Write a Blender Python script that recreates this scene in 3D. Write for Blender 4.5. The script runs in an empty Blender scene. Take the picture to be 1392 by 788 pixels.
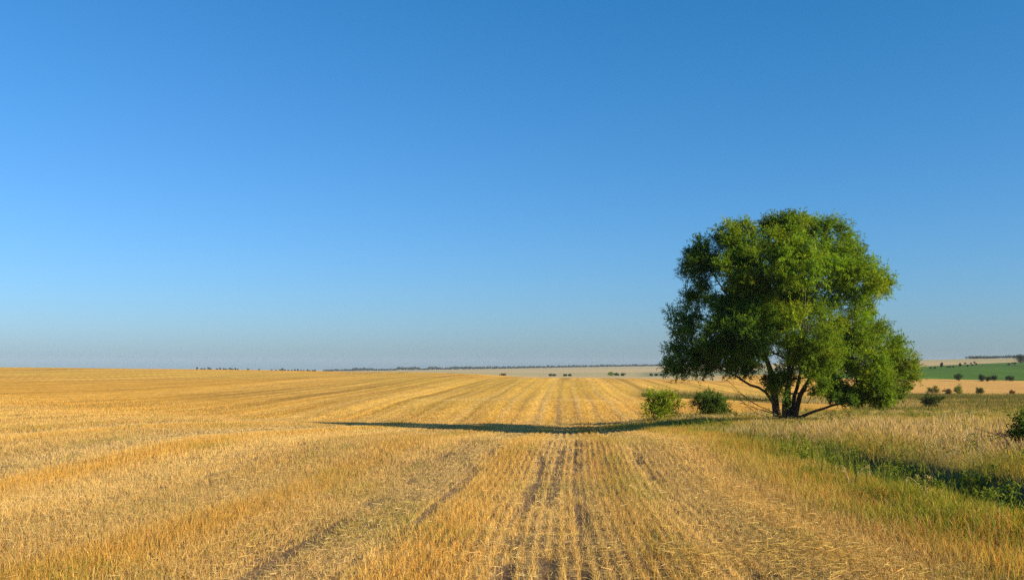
import bpy, math
import numpy as np

# ------------------------------------------------------------------ camera, sky, sun, exposure
SC = bpy.context.scene
COL = SC.collection
EYE = 1.7                      # eye height above the ground under the camera
F = 1353.0                     # focal length in photograph pixels (35 mm lens)
HZ = 499.0                     # eye-level line in the photograph
CX = 696.0
SUN_EL = math.radians(22.0)
SUN_BACK = math.radians(28.0)  # the sun is to the right and this much behind the camera

cd = bpy.data.cameras.new("camera")
cam = bpy.data.objects.new("camera", cd)
COL.objects.link(cam)
cam.location = (0, 0, EYE)
cam.rotation_euler = (math.radians(90), 0, 0)
cd.sensor_width = 36.0
cd.lens = 36.0 * F / 1392.0
cd.shift_y = (HZ - 394.0) / 1392.0
cd.clip_start = 0.1
cd.clip_end = 20000
SC.camera = cam

world = bpy.data.worlds.new("World")
SC.world = world
world.use_nodes = True
wn = world.node_tree.nodes
wl = world.node_tree.links
bg = wn["Background"]
sky = wn.new("ShaderNodeTexSky")
sky.sky_type = 'NISHITA'
sky.sun_disc = False
sky.sun_elevation = SUN_EL
sky.sun_rotation = math.radians(90) + SUN_BACK
sky.altitude = 0
sky.air_density = 1.0
sky.dust_density = 0.8
sky.ozone_density = 10.0
# tone of this sky: deep azure overhead, pale grey-blue low down
sp_ = wn.new("ShaderNodeSeparateColor"); cb_ = wn.new("ShaderNodeCombineColor")
wl.new(sky.outputs[0], sp_.inputs[0])
for k_, (gain_, off_) in enumerate(((2.0, -0.055), (1.68, 0.0), (1.63, 0.0))):
    m1_ = wn.new("ShaderNodeMath"); m1_.operation = 'MULTIPLY_ADD'; m1_.use_clamp = False
    sc_ = 1.0 / (2 ** 1.02 * 0.085)
    m1_.inputs[1].default_value = gain_ * 0.1 * sc_; m1_.inputs[2].default_value = off_ * sc_
    m2_ = wn.new("ShaderNodeMath"); m2_.operation = 'MAXIMUM'; m2_.inputs[1].default_value = 0.01
    wl.new(sp_.outputs[k_], m1_.inputs[0]); wl.new(m1_.outputs[0], m2_.inputs[0]); wl.new(m2_.outputs[0], cb_.inputs[k_])
wl.new(cb_.outputs[0], bg.inputs[0])
bg.inputs[1].default_value = 0.085

sd = bpy.data.lights.new("sun", 'SUN')
sun = bpy.data.objects.new("sun", sd)
COL.objects.link(sun)
sd.energy = 4.6
sd.angle = math.radians(0.53)
sd.color = (1.0, 0.84, 0.62)
sun.rotation_euler = (math.radians(90) - SUN_EL, 0, math.radians(90) - SUN_BACK)

SC.view_settings.view_transform = 'Standard'
SC.view_settings.look = 'None'
SC.view_settings.gamma = 1.0
SC.view_settings.use_curve_mapping = False
SC.view_settings.exposure = 1.02
SC.render.engine = 'CYCLES'
SC.cycles.max_bounces = 6
SC.cycles.transparent_max_bounces = 4
SC.cycles.volume_bounces = 0
SC.cycles.use_denoising = False
SC.cycles.use_adaptive_sampling = False
try:
    SC.cycles.denoiser = 'OPENIMAGEDENOISE'
    SC.cycles.denoising_input_passes = 'RGB_ALBEDO_NORMAL'
    SC.cycles.denoising_prefilter = 'ACCURATE'
except Exception:
    pass

RNG = np.random.default_rng(11)

# ------------------------------------------------------------------ numeric helpers
def _hash(ix, iy, seed):
    h = (ix.astype(np.int64) * 374761393 + iy.astype(np.int64) * 668265263 + seed * 974634777) & 0x7fffffff
    h = ((h ^ (h >> 13)) * 1274126177) & 0x7fffffff
    return ((h ^ (h >> 16)) & 0xffff) / 65535.0

def noise(x, y, seed=0):
    x = np.asarray(x, float); y = np.asarray(y, float)
    x, y = np.broadcast_arrays(x, y)
    ix = np.floor(x); iy = np.floor(y)
    fx = x - ix; fy = y - iy
    fx = fx * fx * (3 - 2 * fx); fy = fy * fy * (3 - 2 * fy)
    a = _hash(ix, iy, seed); b = _hash(ix + 1, iy, seed)
    c = _hash(ix, iy + 1, seed); d = _hash(ix + 1, iy + 1, seed)
    return (a * (1 - fx) + b * fx) * (1 - fy) + (c * (1 - fx) + d * fx) * fy

def fbm(x, y, seed=0, octv=3):
    s = 0.0; a = 0.5; t = 0.0
    for k in range(octv):
        s = s + a * noise(x * 2 ** k + 17.3 * k, y * 2 ** k - 9.1 * k, seed + k); t += a; a *= 0.5
    return s / t

def sstep(a, b, x):
    t = np.clip((np.asarray(x, float) - a) / (b - a), 0, 1)
    return t * t * (3 - 2 * t)

def gau(x, c, w):
    return np.exp(-((x - c) / w) ** 2)

def lerp(a, b, t):
    t = np.asarray(t)[..., None]
    return np.asarray(a) * (1 - t) + np.asarray(b) * t

# ------------------------------------------------------------------ terrain
# profiles of the land along lines of sight: image column -> (distance, image row)
PROF = {
    -300: [(30, 595), (50, 558), (80, 537), (120, 522), (200, 508), (300, 499), (380, 496.5), (480, 500), (700, 505), (2500, 504), (5000, 503)],
    0:    [(30, 597), (50, 563), (80, 541), (120, 524), (200, 509), (300, 500.5), (370, 498), (480, 501), (700, 505), (2500, 504), (5000, 503)],
    200:  [(30, 597), (50, 568), (65, 561), (90, 543), (130, 526), (200, 512), (300, 503), (370, 500), (480, 503), (700, 507), (2500, 505), (5000, 503)],
    350:  [(30, 597), (50, 577), (66, 570), (90, 546), (130, 528), (200, 514), (300, 505), (380, 502), (480, 505), (700, 508), (2500, 505), (5000, 503)],
    450:  [(30, 597), (50, 581), (63, 576), (69, 571), (90, 545), (130, 529), (200, 515), (300, 507), (380, 504.3), (480, 507), (700, 510), (2500, 504), (5000, 503)],
    600:  [(30, 597.5), (50, 586), (60, 581), (66, 575), (82, 555), (93, 541), (110, 537), (160, 519), (240, 508.5), (310, 505.5), (420, 508), (800, 506), (2500, 502), (5000, 501.5)],
    720:  [(30, 597.5), (50, 590), (57, 586.5), (64, 577.5), (80, 556), (90, 541), (108, 538.5), (150, 522), (205, 512), (260, 512.5), (330, 513), (800, 509), (1500, 502.5), (2500, 500), (5000, 500)],
    800:  [(30, 597.5), (50, 590), (57, 586), (64, 577), (80, 557), (90, 541), (108, 538.5), (150, 523), (205, 512.5), (260, 513), (330, 513.5), (800, 508.5), (1500, 501.5), (2500, 498.5), (5000, 499)],
    900:  [(30, 597.5), (50, 584), (60, 572), (78, 556), (100, 546), (130, 537), (180, 521), (230, 514.5), (300, 514.5), (800, 508), (1500, 501), (2500, 497), (5000, 498)],
    966:  [(30, 598), (50, 579), (62, 566), (80, 556), (100, 546), (130, 538), (190, 524), (260, 514.5), (340, 514), (800, 506), (1500, 500), (2500, 496), (5000, 497)],
    1070: [(30, 598), (50, 577), (62, 569), (80, 559), (110, 549), (150, 539), (200, 530), (300, 515), (420, 509), (800, 503), (1500, 496), (2500, 493), (5000, 495)],
    1237: [(30, 598), (50, 576), (70, 564), (110, 551), (160, 541.5), (200, 536), (300, 518), (500, 498), (900, 492), (1300, 489), (1700, 490), (2500, 492), (5000, 495)],
    1392: [(30, 598), (50, 574), (70, 563), (110, 551), (160, 541.5), (200, 535.5), (330, 517.5), (600, 493), (900, 489), (1300, 486), (1700, 487), (2500, 490), (5000, 495)],
    1700: [(30, 598), (50, 572), (70, 561), (110, 550), (160, 541), (200, 535), (330, 516), (600, 489), (900, 484), (1300, 481), (1700, 483), (2500, 487), (5000, 492)],
}
_LD = np.linspace(math.log(4.0), math.log(6000.0), 500)
def _make_table():
    pxs = sorted(PROF)
    rows = []
    k = np.exp(-0.5 * (np.arange(-14, 15) / 5.0) ** 2); k /= k.sum()
    for p in pxs:
        d = [4.0, 8.0, 14.0, 20.0] + [a for a, b in PROF[p]]
        z = [-EYE - 0.031 * q for q in d[:4]] + [-(b - HZ) / F * a for a, b in PROF[p]]
        t = np.interp(_LD, np.log(d), z)
        tp = np.concatenate([np.full(14, t[0]), t, np.full(14, t[-1])])
        rows.append(np.convolve(tp, k, 'valid'))
    U0 = (np.array(pxs) - CX) / F
    UU = np.linspace(U0[0], U0[-1], 300)
    T = np.array([np.interp(UU, U0, np.array(rows)[:, j]) for j in range(len(_LD))]).T
    k2 = np.exp(-0.5 * (np.arange(-12, 13) / 5.0) ** 2); k2 /= k2.sum()
    Tp = np.concatenate([np.repeat(T[:1], 12, 0), T, np.repeat(T[-1:], 12, 0)])
    T = np.array([np.convolve(Tp[:, j], k2, 'valid') for j in range(T.shape[1])]).T
    return UU, T
_UU, _TT = _make_table()

def FE(y):                       # right-hand edge of the stubble field
    y = np.asarray(y, float)
    e = 4.75 + 0.043 * y + 0.25 * (noise(y * 0.35, 0 * y, 5) - 0.5)
    return e - 1.9 * gau(y, 57.0, 3.6) + np.where(y > 61, (y - 61) * 0.85, 0)

def ditch_t(x, y):
    return x - FE(y)

def zg(x, y, fine=True):
    x = np.asarray(x, float); y = np.asarray(y, float)
    x, y = np.broadcast_arrays(x, y)
    yy = np.maximum(y, 4.0)
    u = np.clip(x / np.maximum(yy, 8.0), _UU[0], _UU[-1])
    fu = (u - _UU[0]) / (_UU[1] - _UU[0]); iu = np.clip(fu.astype(int), 0, len(_UU) - 2); fu = fu - iu
    l = (np.log(np.minimum(yy, 5900.)) - _LD[0]) / (_LD[1] - _LD[0]); il = np.clip(l.astype(int), 0, len(_LD) - 2); fl = l - il
    z = (_TT[iu, il] * (1 - fu) + _TT[iu + 1, il] * fu) * (1 - fl) + (_TT[iu, il + 1] * (1 - fu) + _TT[iu + 1, il + 1] * fu) * fl
    z = np.where(y < 4.0, -EYE - 0.031 * y, z)
    # drainage ditch and the raised meadow east of the field
    t = ditch_t(x, y)
    fade = 1 - sstep(16, 26, y)
    z = z - 0.60 * gau(t, 2.2, 0.55) * fade * (0.55 + 0.8 * noise(y * 0.3, 0 * y, 9))
    z = z + (0.12 + 0.14 * fade) * sstep(2.5, 3.2, t) * (1 - sstep(60, 80, y)) + 0.12 * sstep(0, 1.0, t) * fade
    z = z + 0.18 * (fbm(x * 0.35, y * 0.35, 21) - 0.5) * sstep(3, 5, t) * (1 - sstep(80, 120, y))
    z = z + 0.55 * (fbm(x * 0.028 + 5, y * 0.022, 25, 2) - 0.5) * sstep(62, 90, y) * (1 - sstep(300, 420, y)) * (1 - sstep(0.05, 0.12, u))
    if fine:
        v = x - 0.055 * y
        m = (1 - sstep(-0.3, 0.3, t)) * (1 - sstep(60, 90, y)) * (0.15 + 0.85 * sstep(0.38, 0.62, fbm(v * 2.6, y * 0.55, 71)))
        z = z + m * (0.05 * (fbm(v * 1.4, y * 0.25, 31) - 0.5) - 0.07 * gau(v, 1.75, 0.16) - 0.05 * gau(v, -0.55, 0.13) - 0.04 * gau(v, -0.15, 0.1) - 0.04 * gau(v, 0.2, 0.1) - 0.05 * gau(v, -2.0, 0.15) - 0.04 * gau(v, -3.05, 0.16)
                     - 0.03 * gau(v, -7.5, 0.3) - 0.03 * gau(v, -12.8, 0.3))
    return z + EYE

def hit(px, py, dmin=6.0, dmax=4500.0):
    """first point of the land on the line of sight through a photograph pixel"""
    d = np.exp(np.linspace(math.log(dmin), math.log(dmax), 6000))
    u = (px - CX) / F
    zr = EYE - (py - HZ) / F * d
    g = zg(u * d, d)
    k = np.argmax(g >= zr)
    if g[k] < zr[k]:
        k = len(d) - 1
    return float(u * d[k]), float(d[k]), float(g[k])

def at(px, d):
    x = (px - CX) / F * d
    return float(x), float(d), float(zg(x, d))

# ------------------------------------------------------------------ colour of the land (albedo)
STRAW = np.array([0.61, 0.40, 0.115]); PALE = np.array([0.64, 0.455, 0.175]); ORANGE = np.array([0.55, 0.315, 0.05])
OLIVE = np.array([0.36, 0.29, 0.05]); SOIL = np.array([0.13, 0.085, 0.05]); GREY = np.array([0.50, 0.41, 0.28])
GREEN = np.array([0.10, 0.16, 0.02]); LUSH = np.array([0.06, 0.12, 0.02]); TAN = np.array([0.50, 0.36, 0.18])

def rowv(x, y):
    return x - 0.055 * y - 0.25 * (noise(y * 0.06, x * 0.02, 41) - 0.5)

def field_masks(x, y):
    """soil, pale straw, orange and green shares of the stubble at a point"""
    v = rowv(x, y)
    nl = fbm(v * 1.1, y * 0.10, 51)              # long streaks along the rows
    nb = fbm(x * 0.22, y * 0.11, 61)             # broad patches
    ns = fbm(v * 2.6, y * 0.55, 71)              # short breaks
    soil = (1.3 * gau(v, -0.55, 0.11) + gau(v, -0.15, 0.11) + 1.2 * gau(v, 0.25, 0.10) + gau(v, 0.95, 0.07) * 0.6 + gau(v, 1.75, 0.15) * 1.0
            + gau(v, -2.0, 0.15) * 1.0 + gau(v, -3.05, 0.16) * 0.9 + gau(v, -7.6, 0.22) + gau(v, -6.9, 0.14) * 0.6 + gau(v, -12.9, 0.25) * 1.1
            + gau(v, -18.5, 0.4) + gau(v, -24.3, 0.4)) * sstep(0.44, 0.58, ns + 0.13 * gau(v, -0.1, 0.7) * sstep(55, 30, y))
    stripe = sstep(0.36, 0.64, 0.65 * noise(v * 0.85 + 3.3, y * 0.012, 47) + 0.35 * noise(v * 2.3, y * 0.03, 48)) - 0.5
    pale = np.clip(0.55 * stripe + 0.9 * gau(v, -0.35, 0.75) + 0.7 * gau(v, -2.5, 0.8) + 0.75 * gau(v, -7.6, 1.3) + 0.5 * gau(v, 3.2, 0.9) + 0.7 * gau(v, -12.9, 1.0)
                   + 0.6 * gau(v, -18.5, 1.3) + 0.9 * gau(y, 62.5, 1.6) + 0.5 * (nl - 0.45), 0, 1)
    oran = np.clip(0.5 * gau(v, -5.0, 1.5) + 0.4 * gau(v, -1.4, 0.5) + 0.6 * gau(v, 1.1, 0.6) + 0.6 * gau(v, -10.3, 1.3) + 0.5 * gau(v, -15.5, 1.6)
                   + 1.2 * (nb - 0.47) + 0.8 * (nl - 0.5) + 0.45 * sstep(50, 75, y), 0, 1)
    oran = np.clip(oran - 0.35 * stripe, 0, 1)
    gre = np.clip(2.2 * (fbm(v * 0.8 + 50, y * 0.33, 81) - 0.56) + 0.35 * gau(v, 1.25, 0.45) + 0.25 * gau(v, 4.3, 0.6), 0, 0.75)
    return soil, pale, oran, gre, v, nl, nb

def field_color(x, y):
    soil, pale, oran, gre, v, nl, nb = field_masks(x, y)
    c = lerp(STRAW, ORANGE, oran * 0.7)
    c = lerp(c, PALE, pale * 0.7)
    c = lerp(c, OLIVE, gre * 0.55)
    wx = sstep(0.38, 0.62, noise(v * 1.3 - 7.0, y * 0.02, 49))          # older, duller straw alternating with fresh
    c = c * (0.86 + 0.20 * wx)[..., None]
    return c, soil

def land_color(x, y):
    u = x / np.maximum(y, 6.0)
    t = ditch_t(x, y)
    cf, soil = field_color(x, y)
    near = 1 - sstep(45, 75, y)
    litter = fbm(x * 3.1, y * 3.1, 91)
    ground = lerp(SOIL * 1.2, 0.85 * cf, sstep(0.36, 0.62, litter) * 0.8)
    ground = lerp(ground, SOIL, np.clip(soil * 1.3, 0, 1) * 0.95)
    # distant stubble: drill rows and tramlines drawn along the slope
    v = rowv(x, y)
    rows = fbm(v * 1.5, y * 0.02, 101, 2) + 0.6 * (noise(v * 0.38, 0 * y, 111) - 0.5)
    far = lerp(cf, ORANGE * np.array([1, 1.02, 1.1]), np.full(x.shape, 0.6)) * (0.46 + 1.0 * rows)[..., None]
    tram = sstep(0.90, 0.985, np.abs(np.sin(math.pi * v / 1.45))) * (0.3 + 0.7 * fbm(v * 0.7, y * 0.03, 121)) * sstep(-12, 0, v)
    far = lerp(far, SOIL * 1.9, tram * 0.85 * sstep(60, 66, y) * (1 - sstep(230, 260, y)))
    tram2 = sstep(0.93, 1.0, np.abs(np.sin(math.pi * v / 2.9 + 0.5)))
    far = lerp(far, PALE * 1.05, tram2 * 0.55 * sstep(60, 66, y))
    pat = fbm(x * 0.02 + 3, y * 0.012, 131)
    far = lerp(far, OLIVE * np.array([1.45, 1.35, 1.4]), 0.35 * sstep(0.52, 0.68, pat) * sstep(60, 90, y))
    far = lerp(far, ORANGE * 1.05, 0.6 * sstep(0.55, 0.42, pat) * sstep(60, 80, y))
    band = gau(y + 0.03 * x, 92, 2.2) * sstep(-12, -4, x) * (1 - sstep(13, 16, x))
    far = lerp(far, PALE, 0.45 * band * (0.4 + 0.9 * noise(x * 0.4, y * 0.2, 135)))
    far = far * np.array([1.03, 0.94, 0.74])
    c = lerp(far, ground, near)
    # far plain beyond the crest: pale fallow with duller strips
    pl = lerp(np.array([0.48, 0.37, 0.18]), np.array([0.38, 0.33, 0.16]), sstep(0.4, 0.6, fbm(x * 0.002, y * 0.006, 141)))
    beyond = sstep(400, 470, y) * sstep(-0.32, -0.26, u) + sstep(225, 262, y) * sstep(-0.02, 0.02, u) * (1 - sstep(0.2, 0.22, u))
    c = lerp(c, pl, np.clip(beyond, 0, 1))
    dull = sstep(0.12, 0.14, u) * sstep(430, 460, y) * (1 - sstep(900, 950, y)) * (1 - sstep(0.30, 0.33, u))
    c = lerp(c, np.array([0.20, 0.22, 0.11]), dull * 0.8)
    # meadow ground, ditch
    mead = sstep(-0.2, 0.4, t) * (1 - sstep(78, 88, y + 8 * (u - 0.3)))
    mg = lerp(np.array([0.36, 0.26, 0.11]), np.array([0.22, 0.19, 0.04]), sstep(0.4, 0.6, fbm(x * 0.4, y * 0.25, 151)))
    mg = lerp(mg, np.array([0.05, 0.06, 0.02]), gau(t, 2.3, 0.9) * (1 - sstep(22, 34, y)))  # ditch floor coloured darker to deepen the shade lying in it
    c = lerp(c, mg, mead)
    # east of the field: rough gully, golden stubble, green crop, pale hill
    er = sstep(0.11, 0.15, u)
    rough = er * sstep(84, 92, y) * (1 - sstep(186, 204, y + 260 * (u - 0.45)* (u < 0.45)))
    rc = lerp(np.array([0.30, 0.22, 0.07]), np.array([0.13, 0.12, 0.025]), sstep(0.42, 0.58, fbm(x * 0.08, y * 0.05, 161)))
    rough = rough * np.where(u < 0.34, sstep(112, 118, y) * (1 - sstep(140, 150, y)), 1.0)
    c = lerp(c, rc, rough)
    gold = sstep(0.30, 0.34, u) * sstep(192, 204, y) * (1 - sstep(318, 322, y))
    c = lerp(c, ORANGE * np.array([1.0, 1.0, 1.6]) * (0.9 + 0.25 * fbm(x * 0.05, y * 0.1, 171))[..., None], gold)
    gtop = 505 + 150 * np.clip((u - 0.41) / 0.1, -0.5, 1.5)
    crop = sstep(0.28, 0.31, u) * sstep(317, 321, y) * (1 - sstep(gtop - 8, gtop + 8, y))
    c = lerp(c, np.array([0.065, 0.135, 0.012]) * (0.65 + 0.7 * fbm(x * 0.05, y * 0.012, 181))[..., None], crop)
    hill = sstep(0.28, 0.31, u) * sstep(gtop - 8, gtop + 8, y)
    hc = lerp(np.array([0.46, 0.35, 0.17]), np.array([0.36, 0.31, 0.14]), sstep(0.4, 0.6, fbm(x * 0.004, y * 0.006, 191)))
    c = lerp(c, hc, hill)
    far_m = sstep(60, 100, y) * (1 - mead)
    return np.clip(c, 0.01, 0.85), far_m

# ------------------------------------------------------------------ mesh helpers
def mesh_obj(name, verts, faces, mat, parent=None, cols=None, smooth=False, n=None):
    """faces: (M,3) or (M,4) int array; cols: (N,3) per-vertex albedo"""
    verts = np.ascontiguousarray(verts, np.float32); faces = np.ascontiguousarray(faces, np.int32)
    me = bpy.data.meshes.new(name)
    M, k = faces.shape
    me.vertices.add(len(verts)); me.vertices.foreach_set("co", verts.ravel())
    me.loops.add(M * k); me.loops.foreach_set("vertex_index", faces.ravel())
    me.polygons.add(M); me.polygons.foreach_set("loop_start", np.arange(0, M * k, k, dtype=np.int32))
    if smooth:
        me.polygons.foreach_set("use_smooth", np.ones(M, bool))
    me.update(calc_edges=True)
    if cols is not None:
        a = me.attributes.new("Col", 'FLOAT_COLOR', 'POINT')
        c4 = np.ones((len(verts), 4), np.float32); c4[:, :3] = cols
        a.data.foreach_set("color", c4.ravel())
    me.materials.append(mat)
    o = bpy.data.objects.new(name, me)
    COL.objects.link(o)
    if parent is not None:
        o.parent = parent
    return o

def empty(name, loc):
    o = bpy.data.objects.new(name, None)
    o.empty_display_size = 0.3
    COL.objects.link(o)
    o.location = loc
    return o

def tag(o, label=None, cat=None, group=None, kind=None):
    if label: o["label"] = label
    if cat: o["category"] = cat
    if group: o["group"] = group
    if kind: o["kind"] = kind
    return o

def tube(points, radii, seg=7, wob=0.0, rng=RNG):
    P = np.array(points, float); R = np.array(radii, float)
    n = len(P)
    T = np.gradient(P, axis=0); T /= np.linalg.norm(T, axis=1)[:, None] + 1e-9
    a = np.array([0.31, 0.93, 0.17])
    V = []
    for i in range(n):
        s = np.cross(T[i], a); s /= np.linalg.norm(s) + 1e-9
        b = np.cross(T[i], s)
        ang = np.linspace(0, 2 * math.pi, seg, endpoint=False)
        r = R[i] * (1 + wob * (rng.random(seg) - 0.5))
        V.append(P[i] + (np.cos(ang) * r)[:, None] * s + (np.sin(ang) * r)[:, None] * b)
    V = np.concatenate(V)
    Fc = []
    for i in range(n - 1):
        for j in range(seg):
            Fc.append((i * seg + j, i * seg + (j + 1) % seg, (i + 1) * seg + (j + 1) % seg, (i + 1) * seg + j))
    return V, np.array(Fc, int)

def spline(pts, n):
    P = np.array(pts, float)
    m = len(P)
    t = np.linspace(0, m - 1, n)
    i = np.clip(t.astype(int), 0, m - 2); f = (t - i)[:, None]
    Q = np.concatenate([2 * P[:1] - P[1:2], P, 2 * P[-1:] - P[-2:-1]])
    p0, p1, p2, p3 = Q[i], Q[i + 1], Q[i + 2], Q[i + 3]
    return 0.5 * (2 * p1 + (p2 - p0) * f + (2 * p0 - 5 * p1 + 4 * p2 - p3) * f ** 2 + (3 * p1 - p0 - 3 * p2 + p3) * f ** 3)

class Geo:
    def __init__(s): s.V = []; s.F = []; s.n = 0
    def add(s, V, Fc):
        s.V.append(V); s.F.append(Fc + s.n); s.n += len(V)
    def build(s, name, mat, parent=None, smooth=True):
        return mesh_obj(name, np.concatenate(s.V), np.concatenate(s.F), mat, parent, smooth=smooth)

# ------------------------------------------------------------------ materials
def new_mat(name):
    m = bpy.data.materials.new(name); m.use_nodes = True
    nt = m.node_tree; nt.nodes.clear()
    out = nt.nodes.new("ShaderNodeOutputMaterial")
    return m, nt, out

def mat_leafy(name, trans=0.35, warm=(1.15, 1.1, 0.6), rough=0.55, spec=0.25):
    m, nt, out = new_mat(name); N = nt.nodes; L = nt.links
    at_ = N.new("ShaderNodeAttribute"); at_.attribute_name = "Col"
    pb = N.new("ShaderNodeBsdfPrincipled"); pb.inputs["Roughness"].default_value = rough
    pb.inputs["Specular IOR Level"].default_value = spec
    L.new(at_.outputs["Color"], pb.inputs["Base Color"])
    tr = N.new("ShaderNodeBsdfTranslucent")
    mu = N.new("ShaderNodeMix"); mu.data_type = 'RGBA'; mu.blend_type = 'MULTIPLY'; mu.inputs[0].default_value = 1.0
    L.new(at_.outputs["Color"], mu.inputs[6]); mu.inputs[7].default_value = (*warm, 1)
    L.new(mu.outputs[2], tr.inputs["Color"])
    mx = N.new("ShaderNodeMixShader"); mx.inputs[0].default_value = trans
    L.new(pb.outputs[0], mx.inputs[1]); L.new(tr.outputs[0], mx.inputs[2])
    L.new(mx.outputs[0], out.inputs[0])
    return m

def mat_bark(name, c0, c1, scale=6.0):
    m, nt, out = new_mat(name); N = nt.nodes; L = nt.links
    tc = N.new("ShaderNodeTexCoord")
    mp = N.new("ShaderNodeMapping"); mp.inputs["Scale"].default_value = (scale, scale, scale * 0.25)
    no = N.new("ShaderNodeTexNoise"); no.inputs["Scale"].default_value = 1.5; no.inputs["Detail"].default_value = 6
    L.new(tc.outputs["Object"], mp.inputs[0]); L.new(mp.outputs[0], no.inputs["Vector"])
    cr = N.new("ShaderNodeValToRGB"); cr.color_ramp.elements[0].position = 0.35; cr.color_ramp.elements[1].position = 0.68
    cr.color_ramp.elements[0].color = (*c0, 1); cr.color_ramp.elements[1].color = (*c1, 1)
    L.new(no.outputs["Fac"], cr.inputs[0])
    pb = N.new("ShaderNodeBsdfPrincipled"); pb.inputs["Roughness"].default_value = 0.9
    pb.inputs["Specular IOR Level"].default_value = 0.1
    L.new(cr.outputs[0], pb.inputs["Base Color"])
    bp = N.new("ShaderNodeBump"); bp.inputs["Strength"].default_value = 0.8; bp.inputs["Distance"].default_value = 0.03
    L.new(no.outputs["Fac"], bp.inputs["Height"]); L.new(bp.outputs[0], pb.inputs["Normal"])
    L.new(pb.outputs[0], out.inputs[0])
    return m

def mat_ground():
    m, nt, out = new_mat("ground_soil_and_stubble"); N = nt.nodes; L = nt.links
    at_ = N.new("ShaderNodeAttribute"); at_.attribute_name = "Col"
    tc = N.new("ShaderNodeTexCoord")
    def tex(sx, sy, detail, sc):
        mp = N.new("ShaderNodeMapping"); mp.inputs["Rotation"].default_value = (0, 0, math.radians(3.1))
        mp.inputs["Scale"].default_value = (sx, sy, 0.5)
        no = N.new("ShaderNodeTexNoise"); no.inputs["Scale"].default_value = sc; no.inputs["Detail"].default_value = detail
        no.inputs["Roughness"].default_value = 0.65
        L.new(tc.outputs["Object"], mp.inputs[0]); L.new(mp.outputs[0], no.inputs["Vector"])
        return no.outputs["Fac"]
    a = tex(1.0, 0.22, 8, 3.0)
    b = tex(1.0, 0.5, 6, 0.25)
    r1 = N.new("ShaderNodeMapRange"); r1.inputs[1].default_value = 0.25; r1.inputs[2].default_value = 0.75; r1.inputs[3].default_value = 0.55; r1.inputs[4].default_value = 1.35
    L.new(a, r1.inputs[0])
    r2 = N.new("ShaderNodeMapRange"); r2.inputs[1].default_value = 0.3; r2.inputs[2].default_value = 0.7; r2.inputs[3].default_value = 0.85; r2.inputs[4].default_value = 1.15
    L.new(b, r2.inputs[0])
    mm = N.new("ShaderNodeMath"); mm.operation = 'MULTIPLY'; L.new(r1.outputs[0], mm.inputs[0]); L.new(r2.outputs[0], mm.inputs[1])
    vm = N.new("ShaderNodeVectorMath"); vm.operation = 'SCALE'
    L.new(at_.outputs["Color"], vm.inputs[0]); L.new(mm.outputs[0], vm.inputs["Scale"])
    pb = N.new("ShaderNodeBsdfPrincipled"); pb.inputs["Roughness"].default_value = 0.95
    pb.inputs["Specular IOR Level"].default_value = 0.05
    L.new(vm.outputs[0], pb.inputs["Base Color"])
    bp = N.new("ShaderNodeBump"); bp.inputs["Strength"].default_value = 0.6; bp.inputs["Distance"].default_value = 0.12
    L.new(a, bp.inputs["Height"]); L.new(bp.outputs[0], pb.inputs["Normal"])
    L.new(pb.outputs[0], out.inputs[0])
    return m

M_GROUND = mat_ground()
M_STRAW = mat_leafy("dry_straw", trans=0.3, warm=(1.1, 1.0, 0.7), rough=0.6, spec=0.12)
M_GRASS = mat_leafy("meadow_grass_blades", trans=0.5, warm=(1.25, 1.15, 0.6), spec=0.1)
M_LEAF = mat_leafy("willow_leaves", trans=0.45, warm=(1.3, 1.25, 0.4), rough=0.6, spec=0.12)
M_BUSH = mat_leafy("bush_leaves", trans=0.4, warm=(1.25, 1.2, 0.4), rough=0.7, spec=0.06)
M_BARK = mat_bark("dark_furrowed_bark", (0.025, 0.019, 0.014), (0.10, 0.075, 0.055))
M_TWIG = mat_bark("dead_twig_bark", (0.05, 0.035, 0.025), (0.13, 0.09, 0.06), 14)

# ------------------------------------------------------------------ ground sheet
ys = np.concatenate([np.linspace(-40, 6.5, 24, endpoint=False), np.arange(6.5, 62, 0.13), np.exp(np.linspace(math.log(62), math.log(5000), 270))])
NS = 820
ss = np.linspace(-1, 1, NS)
Y = np.repeat(ys[:, None], NS, 1)
HW = 22 + 0.80 * np.maximum(ys, 0)
X = ss[None, :] * HW[:, None] + 0.02 * Y
Z = zg(X, Y)
gc, gfar = land_color(X.ravel(), Y.ravel())
R_ = len(ys)
idx = np.arange(R_ * NS).reshape(R_, NS)
gf = np.stack([idx[:-1, :-1].ravel(), idx[:-1, 1:].ravel(), idx[1:, 1:].ravel(), idx[1:, :-1].ravel()], 1)
ground = mesh_obj("ground", np.stack([X.ravel(), Y.ravel(), Z.ravel()], 1), gf, M_GROUND, cols=gc, smooth=True)
tag(ground, kind="structure")

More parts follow.
